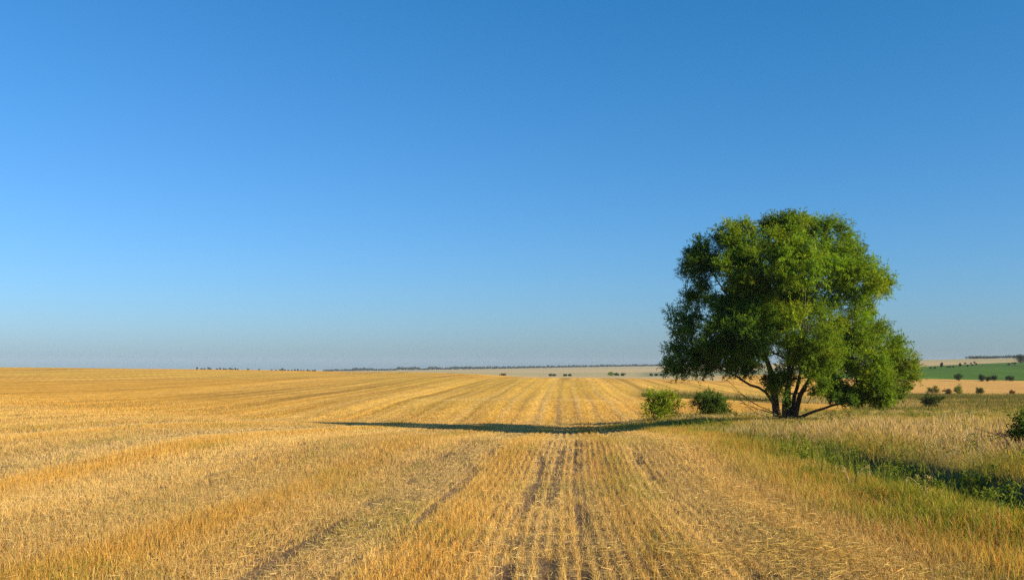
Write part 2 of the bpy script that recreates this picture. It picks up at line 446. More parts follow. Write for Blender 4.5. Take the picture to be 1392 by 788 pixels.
# ------------------------------------------------------------------ blades
def blade_mesh(P, h, w, lean, az, col, segs=2, bend=0.45, plume=None):
    """thin tapered blades; P (N,3), lean (N,2) horizontal tip offset, az facing angle. plume: (N,) widening near the top"""
    N_ = len(P)
    side = np.stack([np.cos(az), np.sin(az), np.zeros(N_)], 1)
    l3 = np.concatenate([lean, np.zeros((N_, 1))], 1)
    hv = np.zeros((N_, 3)); hv[:, 2] = h
    w = w[:, None]
    if segs == 1:
        V = np.stack([P - side * w / 2, P + side * w / 2, P + hv + l3], 1)
        Fc = np.arange(N_ * 3).reshape(N_, 3)
        C = np.repeat(col[:, None], 3, 1)
    elif plume is None:
        mid = P + hv * 0.55 + l3 * bend * 0.6
        V = np.stack([P - side * w / 2, P + side * w / 2, mid + side * w * 0.4, mid - side * w * 0.4, P + hv + l3], 1)
        b = np.arange(N_)[:, None] * 5
        Fc = np.concatenate([b + [0, 1, 2], b + [0, 2, 3], b + [3, 2, 4]], 0)
        C = np.repeat(col[:, None], 5, 1)
    else:
        pw = plume[:, None]
        m1 = P + hv * 0.66 + l3 * 0.4
        m2 = P + hv * 0.82 + l3 * 0.66
        tip = P + hv + l3
        V = np.stack([P - side * w / 2, P + side * w / 2, m1, m2 - side * pw / 2, m2 + side * pw / 2, tip], 1)
        b = np.arange(N_)[:, None] * 6
        Fc = np.concatenate([b + [0, 1, 2], b + [2, 4, 3], b + [3, 4, 5]], 0)
        C = np.repeat(col[:, None], 6, 1)
    return V.reshape(-1, 3), Fc, C.reshape(-1, 3)

class Blades:
    def __init__(s): s.V = []; s.F = []; s.C = []; s.n = 0; s.count = 0
    def add(s, V, Fc, C):
        s.V.append(V); s.F.append(Fc + s.n); s.C.append(C); s.n += len(V)
    def build(s, name, mat, parent=None):
        return mesh_obj(name, np.concatenate(s.V), np.concatenate(s.F), mat, parent, cols=np.concatenate(s.C))

def scatter(y0, y1, dens, margin=2.5, xmin=None, xmax=None, rng=RNG):
    """random points over the strip of land in view between two distances"""
    half = 0.53 * y1 + margin
    x0 = -half if xmin is None else xmin
    x1 = half if xmax is None else xmax
    n = int(dens * (y1 - y0) * (x1 - x0))
    x = rng.uniform(x0, x1, n); y = rng.uniform(y0, y1, n)
    k = np.abs(x) < 0.53 * y + margin
    return x[k], y[k]

def jit(col, rng, a=0.16, b=0.06):
    n = len(col)
    return np.clip(col * (1 + a * rng.standard_normal((n, 1))) * (1 + b * rng.standard_normal((n, 3))), 0.005, 0.85)

# ---- stubble: drilled rows of cut stalks
st = Blades()
r = np.random.default_rng(3)
for y0, y1, dens, wmul, segs in ((6.5, 11, 1700, 1.0, 2), (11, 16, 1500, 1.05, 2), (16, 23, 1000, 1.3, 1), (23, 33, 560, 1.8, 1), (33, 46, 300, 2.5, 1), (46, 66, 150, 3.5, 1), (66, 92, 50, 4.5, 1)):
    x, y = scatter(y0, y1, dens, rng=r)
    v = rowv(x, y)
    sp = 0.15 if y1 < 40 else 0.30
    dv = np.round(v / sp) * sp + r.normal(0, sp * 0.13, len(v)) - v
    x = x + dv * (r.random(len(x)) < 0.55 + 0.4 * noise(v * 0.9, y * 0.12, 45))
    t = ditch_t(x, y)
    keep = (t < 0.1 + 0.5 * r.standard_normal(len(x)) * 0.4)
    soil, pale, oran, gre, v, nl, nb = field_masks(x, y)
    keep &= r.random(len(x)) > np.clip(soil, 0, 1) * 0.87
    keep &= r.random(len(x)) > 0.25 * gau(v, -0.35, 0.7) * (y < 30)
    keep &= r.random(len(x)) > 0.95 * sstep(62, 90, y)
    x, y, soil, pale, oran, gre, v, nb = (q[keep] for q in (x, y, soil, pale, oran, gre, v, nb))
    n = len(x)
    c, _ = field_color(x, y)
    q = r.random(n)
    c = np.where((q < oran * 0.35)[:, None], ORANGE * [1.0, 0.95, 1.0], c)
    c = np.where(((q > 0.6) & (q < 0.6 + 0.38 * gre))[:, None], np.array([0.22, 0.24, 0.03]), c)
    c = np.where(((q > 0.90) & (q < 0.94))[:, None], PALE * 1.15, c)
    c = np.where(((q > 0.97))[:, None], SOIL * 1.6, c)
    c = jit(c, r)
    h = r.uniform(0.07, 0.16, n) * (0.85 + 0.5 * np.clip(oran, 0, 1) * noise(x * 0.7, y * 0.7, 7)) * (1 - 0.35 * pale)
    h *= 1 + 0.25 * (wmul - 1) * (wmul < 1.9)
    lean = r.normal(0, 0.03, (n, 2))
    lean *= (1 + 1.8 * (r.random(n) < 0.18 + 0.25 * pale))[:, None]
    P = np.stack([x, y, zg(x, y) - 0.01], 1)
    V, Fc, C = blade_mesh(P, h, 0.0050 * wmul * r.uniform(0.7, 1.5, n), lean, r.uniform(0, math.pi, n), c, segs)
    st.add(V, Fc, C)
stub = st.build("stubble", M_STRAW)
tag(stub, "golden cut stubble standing in drilled rows across the harvested field", "stubble", kind="stuff")

# ---- loose straw lying between the rows
ls = Blades()
r = np.random.default_rng(4)
for y0, y1, dens, wmul in ((6.5, 12, 800, 1.0), (12, 20, 380, 1.2), (20, 34, 120, 1.6)):
    x, y = scatter(y0, y1, dens, rng=r)
    t = ditch_t(x, y)
    soil, pale, oran, gre, v, nl, nb = field_masks(x, y)
    heap = gau(x, 2.1, 1.2) * gau(y, 10.2, 1.2) + gau(v, 2.9, 0.8) * 0.8
    pk = np.clip(0.10 + 0.38 * pale + 0.5 * heap, 0, 1) * (1 - 0.85 * np.clip(soil, 0, 1))
    keep = (t < 0.0) & (r.random(len(x)) < pk)
    x, y, heap = x[keep], y[keep], heap[keep]
    n = len(x)
    L_ = r.uniform(0.03, 0.16, n); a = r.uniform(0, 2 * math.pi, n); tilt = r.normal(0.06, 0.14, n)
    d = np.stack([np.cos(a), np.sin(a), tilt], 1) * L_[:, None]
    s = np.stack([-np.sin(a), np.cos(a), r.normal(0, 0.5, n)], 1) * (0.0019 * wmul * r.uniform(0.7, 1.6, n))[:, None]
    P = np.stack([x, y, zg(x, y) + r.uniform(0.01, 0.09, n) + 0.06 * heap], 1)
    c = jit(lerp(np.tile(PALE, (n, 1)), np.tile(ORANGE * [1, 1.15, 1.6], (n, 1)), np.clip(heap * 0.6 + 0.5 * r.random(n), 0, 1)), r, 0.18, 0.05)
    V = np.stack([P - d / 2 - s, P - d / 2 + s, P + d / 2 + s, P + d / 2 - s], 1).reshape(-1, 3)
    b = np.arange(n)[:, None] * 4
    ls.add(V, np.concatenate([b + [0, 1, 2], b + [0, 2, 3]]), np.repeat(c, 4, 0))
straw = ls.build("loose_straw", M_STRAW)
tag(straw, "pale loose straw left lying between the stubble rows", "straw", kind="stuff")

# ---- field margin: yellow-green weedy grass
fm = Blades()
r = np.random.default_rng(5)
for y0, y1, dens, wmul, segs in ((6.5, 12, 1000, 0.75, 2), (12, 20, 700, 1.0, 2), (20, 34, 380, 1.5, 1), (34, 58, 170, 2.3, 1)):
    x, y = scatter(y0, y1, dens, xmin=3.5, xmax=11, rng=r)
    t = ditch_t(x, y)
    pk = sstep(-0.9, 0.4, t) * (1 - sstep(1.7, 2.6, t))
    k = r.random(len(x)) < pk
    x, y, t = x[k], y[k], t[k]; n = len(x)
    pa = fbm(x * 0.8, y * 0.4, 201)
    c = lerp(np.array([0.45, 0.345, 0.07]), np.array([0.24, 0.25, 0.025]), sstep(0.40, 0.62, pa + 0.12 * (t - 0.8)))
    c = np.where((r.random(n) < 0.30 * sstep(0.42, 0.60, fbm(x * 0.9, y * 0.5, 211)))[:, None], np.array([0.55, 0.25, 0.055]), c)
    c = np.where((r.random(n) < 0.15)[:, None], STRAW, c)
    c = jit(c, r)
    h = r.uniform(0.10, 0.27, n) * (0.65 + 0.7 * noise(x * 0.9, y * 0.5, 221))
    P = np.stack([x, y, zg(x, y) - 0.01], 1)
    fm.add(*blade_mesh(P, h, 0.008 * wmul * r.uniform(0.7, 1.5, n), r.normal(0, 0.09, (n, 2)), r.uniform(0, math.pi, n), c, segs))
margin_grass = fm.build("margin_grass", M_GRASS)
tag(margin_grass, "yellow-green and rusty grass strip along the edge of the stubble field", "grass", kind="stuff")

# ---- meadow: tall dry seeding grass
mg = Blades()
r = np.random.default_rng(6)
for y0, y1, dens, wmul, segs in ((6.5, 14, 480, 0.8, 2), (14, 22, 480, 1.0, 2), (22, 34, 330, 1.4, 2), (34, 52, 190, 2.0, 1), (52, 90, 80, 3.2, 1)):
    x, y = scatter(y0, y1, dens, margin=3.5, xmin=6.5, rng=r)
    t = ditch_t(x, y)
    pk = sstep(2.6, 3.6, t + 1.6 * sstep(22, 32, y))
    if y1 > 50:
        pk = np.maximum(pk, sstep(0.0, 0.8, t) * sstep(44, 50, y)) * (1 - sstep(76, 88, y + 8 * (x / y - 0.3)))
    k = r.random(len(x)) < pk
    x, y, t = x[k], y[k], t[k]; n = len(x)
    pa = fbm(x * 0.28, y * 0.14, 231); pb_ = fbm(x * 0.9, y * 0.5, 241)
    grn = sstep(0.43, 0.58, 0.6 * pa + 0.4 * pb_ + 0.16 * gau(t, 3.0, 1.2) + 0.10 * gau(y, 62, 7) * sstep(14, 20, x))
    tan = lerp(np.array([0.55, 0.43, 0.22]), np.array([0.43, 0.33, 0.16]), fbm(x * 1.3, y * 0.8, 281))
    c = lerp(tan, lerp(np.array([0.38, 0.28, 0.05]), np.array([0.17, 0.19, 0.03]), sstep(0.35, 0.65, fbm(x * 0.5, y * 0.3, 291))), np.clip(grn * 0.9 + 0.3 * (r.random(n) - 0.3), 0, 1))
    q = r.random(n)
    c = np.where((q < 0.18)[:, None], np.array([0.42, 0.31, 0.05]), c)
    c = np.where((q > 0.95)[:, None], np.array([0.20, 0.10, 0.05]), c)
    c = jit(c, r)
    h = r.uniform(0.22, 0.52, n) * (0.6 + 0.8 * pb_) * (1 - 0.3 * grn) * (1 - 0.4 * sstep(30, 55, y)) * (1 + 0.55 * (1 - sstep(24, 40, y)) * sstep(0.35, 0.65, noise(x * 0.8, y * 0.5, 295))) 
    P = np.stack([x, y, zg(x, y) - 0.02], 1)
    lean = r.normal(0, 0.10, (n, 2)) + [-0.03, -0.01]
    az = r.uniform(0, math.pi, n)
    pl = r.random(n) < 0.45 * (1 - 0.6 * grn)
    if segs == 2:
        mg.add(*blade_mesh(P[pl], h[pl] * 1.15, 0.004 * wmul * np.ones(pl.sum()), lean[pl], az[pl], np.clip(c[pl] * [1.05, 1.0, 1.05], 0, 1), 2, plume=0.011 * wmul * r.uniform(0.6, 1.5, pl.sum())))
        np_ = ~pl
        mg.add(*blade_mesh(P[np_], h[np_] * 0.85, 0.0075 * wmul * r.uniform(0.6, 1.5, np_.sum()), lean[np_] * 1.3, az[np_], c[np_], 2))
    else:
        mg.add(*blade_mesh(P, h, 0.010 * wmul * r.uniform(0.6, 1.5, n), lean, az, c, 1))

# ---- leaf sprays: shared by tree, bushes and weeds
def leaf_cards(B, D, L_, W_, col, rng):
    """diamond leaves: base B, direction D (unit), length, width"""
    n = len(B)
    up = rng.normal(0, 0.75, (n, 3)) + [0.55, -0.25, 0.75]   # blades turn their faces to the light
    s = np.cross(D, up); s /= np.linalg.norm(s, axis=1)[:, None] + 1e-9
    tip = B + D * L_[:, None]
    mid = B + D * (L_ * 0.45)[:, None]
    nrm = np.cross(D, s)
    mid = mid + nrm * (L_ * 0.06)[:, None]
    V = np.stack([B, mid - s * W_[:, None] / 2, tip, mid + s * W_[:, None] / 2], 1).reshape(-1, 3)
    b = np.arange(n)[:, None] * 4
    return V, np.concatenate([b + [0, 1, 2], b + [0, 2, 3]]), np.repeat(col, 4, 0)

def unit(n, rng):
    d = rng.normal(0, 1, (n, 3)); return d / np.linalg.norm(d, axis=1)[:, None]

def sprays(centres, rad, nspr, nleaf, L_, W_, cols, rng, up=0.35, spread=0.55, droop=0.0):
    """each clump: nspr twigs that start near its centre, arching outwards, each with nleaf leaves"""
    K = len(centres)
    C0 = np.repeat(centres, nspr, 0); R0 = np.repeat(rad, nspr)
    m = len(C0)
    d = unit(m, rng); d[:, 2] += up; d /= np.linalg.norm(d, axis=1)[:, None]
    start = C0 + d * (R0 * rng.uniform(0.0, 0.45, m))[:, None]
    ln = R0 * rng.uniform(0.55, 1.05, m)
    C1 = np.repeat(cols, nspr, 0) * (1 + 0.13 * rng.standard_normal((m, 1)))
    tt = rng.random((m, nleaf))
    B = start[:, None] + d[:, None] * (tt * ln[:, None])[..., None]
    B[..., 2] -= droop * (tt * ln[:, None]) ** 2
    B += rng.normal(0, 0.035, B.shape) * R0[:, None, None]
    D = d[:, None] * (1 - spread) + unit(m * nleaf, rng).reshape(m, nleaf, 3) * spread
    D[..., 2] -= 0.12
    D /= np.linalg.norm(D, axis=2)[..., None]
    n = m * nleaf
    col = np.repeat(C1, nleaf, 0) * (1 + 0.12 * rng.standard_normal((n, 1)))
    col[:, 0] *= 1 + 0.12 * rng.standard_normal(n)
    return leaf_cards(B.reshape(-1, 3), D.reshape(-1, 3), L_ * rng.uniform(0.6, 1.3, n), W_ * rng.uniform(0.7, 1.3, n), np.clip(col, 0.004, 0.8), rng)

# broad-leaved weeds through the meadow grass
x, y = scatter(9, 75, 0.55, xmin=5, rng=r)
t = ditch_t(x, y)
k = (t > 2.6) & (r.random(len(x)) < 0.25 + 0.75 * sstep(0.42, 0.6, fbm(x * 0.5, y * 0.3, 291)))
x, y = x[k], y[k]; n = len(x)
wc = jit(lerp(np.array([0.11, 0.15, 0.02]), np.array([0.26, 0.22, 0.04]), r.random(n)), r)
mg.add(*sprays(np.stack([x, y, zg(x, y) + r.uniform(0.1, 0.25, n)], 1), r.uniform(0.2, 0.42, n), 9, 8, 0.075, 0.03, wc, r, up=0.9, spread=0.55))
meadow = mg.build("meadow_grass", M_GRASS)
tag(meadow, "tall dry tan and olive grass of the rough meadow around the tree", "grass", kind="stuff")

# ---- ditch weeds: lush broad leaves in the shaded ditch
dw = Blades()
r = np.random.default_rng(8)
x, y = scatter(7, 52, 9.0, xmin=4, xmax=13, rng=r)
t = ditch_t(x, y)
k = r.random(len(x)) < gau(t, 2.1, 0.65) * (0.30 + 0.75 * sstep(0.45, 0.62, fbm(x * 0.5, y * 0.35, 251))) * (1 - 0.97 * sstep(22, 30, y)) 
x, y, t = x[k], y[k], t[k]; n = len(x)
cen = np.stack([x, y, zg(x, y) + r.uniform(0.08, 0.28, n)], 1)
cw = lerp(np.tile(np.array([0.09, 0.14, 0.02]), (n, 1)), np.tile(np.array([0.22, 0.25, 0.03]), (n, 1)), np.clip(r.random(n) * 0.8 + 0.5 * sstep(17, 26, y), 0, 1))
dw.add(*sprays(cen, r.uniform(0.16, 0.30, n), 9, 9, 0.07, 0.028, cw, r, up=0.9, spread=0.6))
x, y = scatter(7, 52, 60.0, xmin=4, xmax=13, rng=r)
t = ditch_t(x, y); k = r.random(len(x)) < gau(t, 1.8, 0.8) * 0.8 * (1 - 0.7 * sstep(26, 36, y)) * sstep(0.3, 0.55, fbm(x * 0.6, y * 0.3, 261))
x, y = x[k], y[k]; n = len(x)
cw = jit(lerp(np.tile(np.array([0.08, 0.14, 0.02]), (n, 1)), np.tile(np.array([0.22, 0.22, 0.04]), (n, 1)), r.random(n)), r)
dw.add(*blade_mesh(np.stack([x, y, zg(x, y)], 1), r.uniform(0.2, 0.55, n), r.uniform(0.008, 0.02, n) * (1 + y / 40), r.normal(0, 0.12, (n, 2)), r.uniform(0, math.pi, n), cw, 2))
weeds = dw.build("ditch_weeds", M_BUSH)
tag(weeds, "lush green weeds filling the shaded ditch beside the field", "weeds", kind="stuff")

# ---- rough scrubby grass in the hollow beyond the meadow
rg = Blades()
r = np.random.default_rng(9)
x = r.uniform(12, 130, 130000); y = r.uniform(86, 200, 130000)
u = x / y
k = (u > 0.13) & (u < 0.62) & np.where(u < 0.34, (y > 112) & (y < 146), y < 196)
k &= r.random(len(x)) < 0.35 + 0.65 * sstep(0.4, 0.6, fbm(x * 0.08, y * 0.05, 161))
x, y = x[k], y[k]; n = len(x)
cw = jit(lerp(np.array([0.34, 0.25, 0.08]), np.array([0.14, 0.13, 0.025]), sstep(0.44, 0.60, fbm(x * 0.08, y * 0.05, 161) + 0.15 * (r.random(n) - 0.5))), r)
rg.add(*blade_mesh(np.stack([x, y, zg(x, y) - 0.02], 1), r.uniform(0.15, 0.5, n), r.uniform(0.05, 0.11, n), r.normal(0, 0.15, (n, 2)), r.uniform(0, math.pi, n), cw, 1))
rough = rg.build("rough_grass", M_GRASS)
tag(rough, "olive and brown rough grass in the hollow beyond the meadow", "grass", kind="stuff")

# ------------------------------------------------------------------ the big willow
TX, TY, TZ = at(1070, 50.0)
PXM = 50.0 / F
def tp(px, py, dy=0.0):
    """photograph pixel at the tree's distance -> point relative to the tree's base"""
    return np.array([(px - 1070) * PXM, dy, EYE - (py - HZ) * PXM - TZ])
tree = empty("willow_tree", (TX, TY, TZ))
tag(tree, "large round-crowned tree with several dark trunks standing in dry meadow grass", "tree")
r = np.random.default_rng(12)
LOBES = [  # px, py, rx, rz (pixels), depth offset (m), lighter leaf colour standing in for sunlight
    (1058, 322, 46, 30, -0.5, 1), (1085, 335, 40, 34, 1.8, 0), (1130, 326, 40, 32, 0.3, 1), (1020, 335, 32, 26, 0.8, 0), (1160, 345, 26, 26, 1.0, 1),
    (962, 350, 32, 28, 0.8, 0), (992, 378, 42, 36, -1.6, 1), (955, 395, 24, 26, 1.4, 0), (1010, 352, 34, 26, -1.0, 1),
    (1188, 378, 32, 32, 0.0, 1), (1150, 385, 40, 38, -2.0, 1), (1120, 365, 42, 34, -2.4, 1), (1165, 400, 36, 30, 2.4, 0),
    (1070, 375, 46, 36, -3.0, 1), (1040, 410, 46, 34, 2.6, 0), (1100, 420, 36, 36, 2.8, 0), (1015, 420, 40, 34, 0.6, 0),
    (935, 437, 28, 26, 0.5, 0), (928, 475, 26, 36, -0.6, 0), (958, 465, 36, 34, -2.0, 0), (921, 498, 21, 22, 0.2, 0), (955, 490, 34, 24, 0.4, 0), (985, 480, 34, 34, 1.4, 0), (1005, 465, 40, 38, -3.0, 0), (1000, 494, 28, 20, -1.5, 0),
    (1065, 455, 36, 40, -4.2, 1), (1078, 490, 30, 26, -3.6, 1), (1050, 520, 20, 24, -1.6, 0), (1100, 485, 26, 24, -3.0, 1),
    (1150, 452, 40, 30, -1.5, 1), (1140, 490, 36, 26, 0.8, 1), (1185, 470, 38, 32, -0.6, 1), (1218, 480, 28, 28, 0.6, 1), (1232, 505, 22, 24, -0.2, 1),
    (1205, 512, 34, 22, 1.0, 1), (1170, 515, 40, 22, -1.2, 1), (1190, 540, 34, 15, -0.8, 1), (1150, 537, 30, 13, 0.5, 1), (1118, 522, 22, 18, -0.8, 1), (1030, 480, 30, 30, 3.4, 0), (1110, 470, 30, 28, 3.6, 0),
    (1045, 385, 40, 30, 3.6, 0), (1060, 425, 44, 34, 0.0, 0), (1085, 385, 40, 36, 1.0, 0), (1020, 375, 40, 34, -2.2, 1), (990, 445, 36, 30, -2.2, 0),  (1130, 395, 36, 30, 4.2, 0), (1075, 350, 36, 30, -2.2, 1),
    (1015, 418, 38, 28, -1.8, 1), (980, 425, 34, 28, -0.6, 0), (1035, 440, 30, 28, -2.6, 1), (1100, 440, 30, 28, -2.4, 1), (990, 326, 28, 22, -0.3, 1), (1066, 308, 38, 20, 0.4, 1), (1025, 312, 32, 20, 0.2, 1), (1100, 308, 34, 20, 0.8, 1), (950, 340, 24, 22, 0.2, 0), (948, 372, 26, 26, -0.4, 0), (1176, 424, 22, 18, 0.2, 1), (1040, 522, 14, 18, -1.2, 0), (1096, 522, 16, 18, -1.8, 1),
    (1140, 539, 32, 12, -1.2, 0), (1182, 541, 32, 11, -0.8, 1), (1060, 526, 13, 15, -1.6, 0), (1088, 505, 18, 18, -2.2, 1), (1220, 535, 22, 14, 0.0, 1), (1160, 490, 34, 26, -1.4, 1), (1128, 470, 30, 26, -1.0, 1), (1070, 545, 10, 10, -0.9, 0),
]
cens = []; rads = []; cl = []; lobe_c = []
for (px, py, rx, rz, dy, lift) in LOBES:
    c = tp(px, py, dy); lobe_c.append(c)
    a, b = rx * PXM, rz * PXM
    n = int(6 + 8.5 * a * a * b ** 0.5)
    d = unit(n, r)
    rr = r.uniform(0.45, 1.0, n) ** 0.7
    p = c + d * rr[:, None] * np.array([a, a * 0.95, b]) * 0.80
    cens.append(p); rads.append(r.uniform(0.40, 0.74, n) * min(1.0, b / 0.9))
    base = np.array([0.132, 0.215, 0.012]) if lift else np.array([0.085, 0.16, 0.014])  # sunlit lobes painted paler, shaded ones darker, in the leaf colour itself
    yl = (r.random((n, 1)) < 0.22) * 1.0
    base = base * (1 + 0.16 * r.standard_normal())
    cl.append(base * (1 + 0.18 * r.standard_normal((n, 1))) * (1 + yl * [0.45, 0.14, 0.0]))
cens = np.concatenate(cens); rads = np.concatenate(rads); cl = np.concatenate(cl)
gapn = noise(cens[:, 0] * 0.62 + 0.15 * cens[:, 1], cens[:, 2] * 0.62, 77)          # open pockets between the limbs
keep_ = (gapn > 0.20) | (r.random(len(cens)) < 0.10)
cens, rads, cl = cens[keep_], rads[keep_], cl[keep_]
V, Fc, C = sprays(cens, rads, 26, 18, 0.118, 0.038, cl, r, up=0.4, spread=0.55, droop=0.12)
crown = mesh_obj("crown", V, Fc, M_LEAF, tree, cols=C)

def limb(pts, r0, r1, n=14, seg=9, wob=0.12):
    P = spline(pts, n)
    P[1:-1] += r.normal(0, 0.02, (n - 2, 3))
    R = r0 + (r1 - r0) * np.linspace(0, 1, n) ** 0.8
    R[0] *= 1.25
    return P, tube(P, R, seg, wob, r)
STEMS = [
    ([tp(1056, 574, -0.2), tp(1052, 545, -0.25), tp(1047, 515, -0.4), tp(1038, 482, -0.4), tp(1032, 440, -0.3), tp(1022, 395, 0.2), tp(1015, 350, 0.4)], 0.22, 0.05),
    ([tp(1071, 574, 0.1), tp(1073, 540, 0.2), tp(1076, 505, 0.5), tp(1075, 455, 0.6), tp(1070, 400, 0.3), tp(1060, 350, 0.0), tp(1057, 318, -0.3)], 0.165, 0.04),
    ([tp(1079, 574, -0.1), tp(1086, 540, -0.2), tp(1098, 514, -0.4), tp(1116, 487, -0.3), tp(1135, 462, -0.2), tp(1160, 425, 0.0), tp(1183, 385, 0.1)], 0.15, 0.04),
    ([tp(1076, 572, 0.4), tp(1088, 535, 0.9), tp(1100, 500, 1.4), tp(1108, 450, 1.8), tp(1122, 395, 1.6), tp(1133, 335, 0.6)], 0.12, 0.035),
    ([tp(1062, 572, -0.4), tp(1060, 540, -0.9), tp(1062, 505, -1.8), tp(1066, 460, -2.8), tp(1072, 410, -2.8), tp(1075, 365, -2.2)], 0.10, 0.03),
]
skel = []
for pts, r0, r1 in STEMS:
    P, (V, Fc) = limb(pts, r0, r1, 18)
    g = Geo(); g.add(V, Fc)
    skel.append(np.concatenate([P, (r0 + (r1 - r0) * np.linspace(0, 1, 18) ** 0.8)[:, None]], 1))
    g.build("trunk", M_BARK, tree)
SIDE = [
    ([tp(1050, 548, -0.3), tp(1036, 531, -0.5), tp(1012, 520, -0.6), tp(990, 507, -0.5), tp(962, 494, -0.3), tp(935, 480, 0.0)], 0.085, 0.025),
    ([tp(1083, 568, -0.2), tp(1105, 557, -0.5), tp(1130, 549, -0.7), tp(1160, 541, -0.8), tp(1195, 536, -0.6), tp(1222, 522, -0.2)], 0.085, 0.02),
    ([tp(1092, 528, -0.3), tp(1110, 510, 0.4), tp(1140, 492, 0.8), tp(1180, 485, 0.6), tp(1215, 480, 0.5)], 0.07, 0.02),
    ([tp(1040, 490, -0.4), tp(1015, 470, 0.2), tp(985, 450, 0.6), tp(955, 430, 0.6), tp(935, 432, 0.5)], 0.09, 0.02),
    ([tp(1036, 455, -0.4), tp(1010, 425, 0.2), tp(985, 390, 0.6), tp(962, 352, 0.8)], 0.08, 0.02),
    ([tp(1098, 512, -0.4), tp(1110, 515, -0.6), tp(1125, 520, -0.8), tp(1150, 530, -0.6)], 0.04, 0.012),
    ([tp(1120, 480, -0.3), tp(1150, 470, -0.6), tp(1185, 468, -0.5)], 0.05, 0.015),
    ([tp(1076, 450, 0.6), tp(1090, 410, 1.4), tp(1085, 350, 1.8)], 0.07, 0.02),
]
for pts, r0, r1 in SIDE:
    P, (V, Fc) = limb(pts, r0, r1, 12, 7)
    mesh_obj("limb", V, Fc, M_BARK, tree, smooth=True)
    skel.append(np.concatenate([P, (r0 + (r1 - r0) * np.linspace(0, 1, 12))[:, None]], 1))
SK = np.concatenate(skel)
def connect(g, c, rs, rmax, seg, n):
    """a curved branch from the nearest lower stretch of the skeleton to a point"""
    q = np.linalg.norm(SK[:, :3] - c, axis=1) + 1.2 * np.maximum(0, SK[:, 2] - c[2] + 0.4)
    k = np.argmin(q)
    a = SK[k, :3]; r0 = min(SK[k, 3] * 0.7, rmax)
    m = (a + c) / 2 + r.normal(0, 0.10, 3) * np.linalg.norm(c - a) + [0, 0, -0.08 * np.linalg.norm(c - a)]
    P = spline([a, m, c], n)
    V, Fc = tube(P, np.linspace(r0, rs, n), seg, 0.1, r)
    g.add(V, Fc)
    return np.concatenate([P, np.linspace(r0, rs, n)[:, None]], 1)
new = []
for c in lobe_c:
    lg = Geo(); new.append(connect(lg, c, 0.018, 0.06, 6, 7)); lg.build("branch", M_BARK, tree)
SK = np.concatenate([SK] + new)
tg = Geo()
for c in cens:
    connect(tg, c, 0.005, 0.02, 4, 4)
tag(tg.build("twig", M_BARK, tree), kind="stuff")
# bare dead branches low on the left side
db = Geo()
for pts, r0 in (([tp(1056, 566, -0.5), tp(1042, 558, -0.8), tp(1018, 547, -1.2), tp(998, 533, -1.4), tp(981, 516, -1.5)], 0.035),
                ([tp(1052, 562, -0.5), tp(1030, 557, -1.0), tp(1010, 549, -1.3), tp(994, 541, -1.5)], 0.03),
                ([tp(1052, 566, -0.6), tp(1035, 565, -1.1), tp(1018, 558, -1.3), tp(1002, 546, -1.2)], 0.028),
                ([tp(1050, 544, -0.4), tp(1035, 543, -0.7), tp(1018, 541, -0.9), tp(1010, 543, -1.0)], 0.025),
                ([tp(1095, 548, -0.3), tp(1103, 535, -0.4), tp(1112, 530, -0.5), tp(1118, 518, -0.4)], 0.022)):
    P = spline(pts, 10); P[1:] += r.normal(0, 0.02, (9, 3))
    V, Fc = tube(P, np.linspace(r0, 0.006, 10), 5, 0.1, r); db.add(V, Fc)
    for k in range(3, 10):
        for s in range(2):
            e = P[k] + np.array([r.normal(-0.25, 0.25), r.normal(0, 0.2), r.normal(0.05, 0.22)])
            V, Fc = tube(spline([P[k], (P[k] + e) / 2 + r.normal(0, 0.04, 3), e], 5), np.linspace(0.008, 0.003, 5), 4, 0, r); db.add(V, Fc)
db.build("dead_branch", M_TWIG, tree)

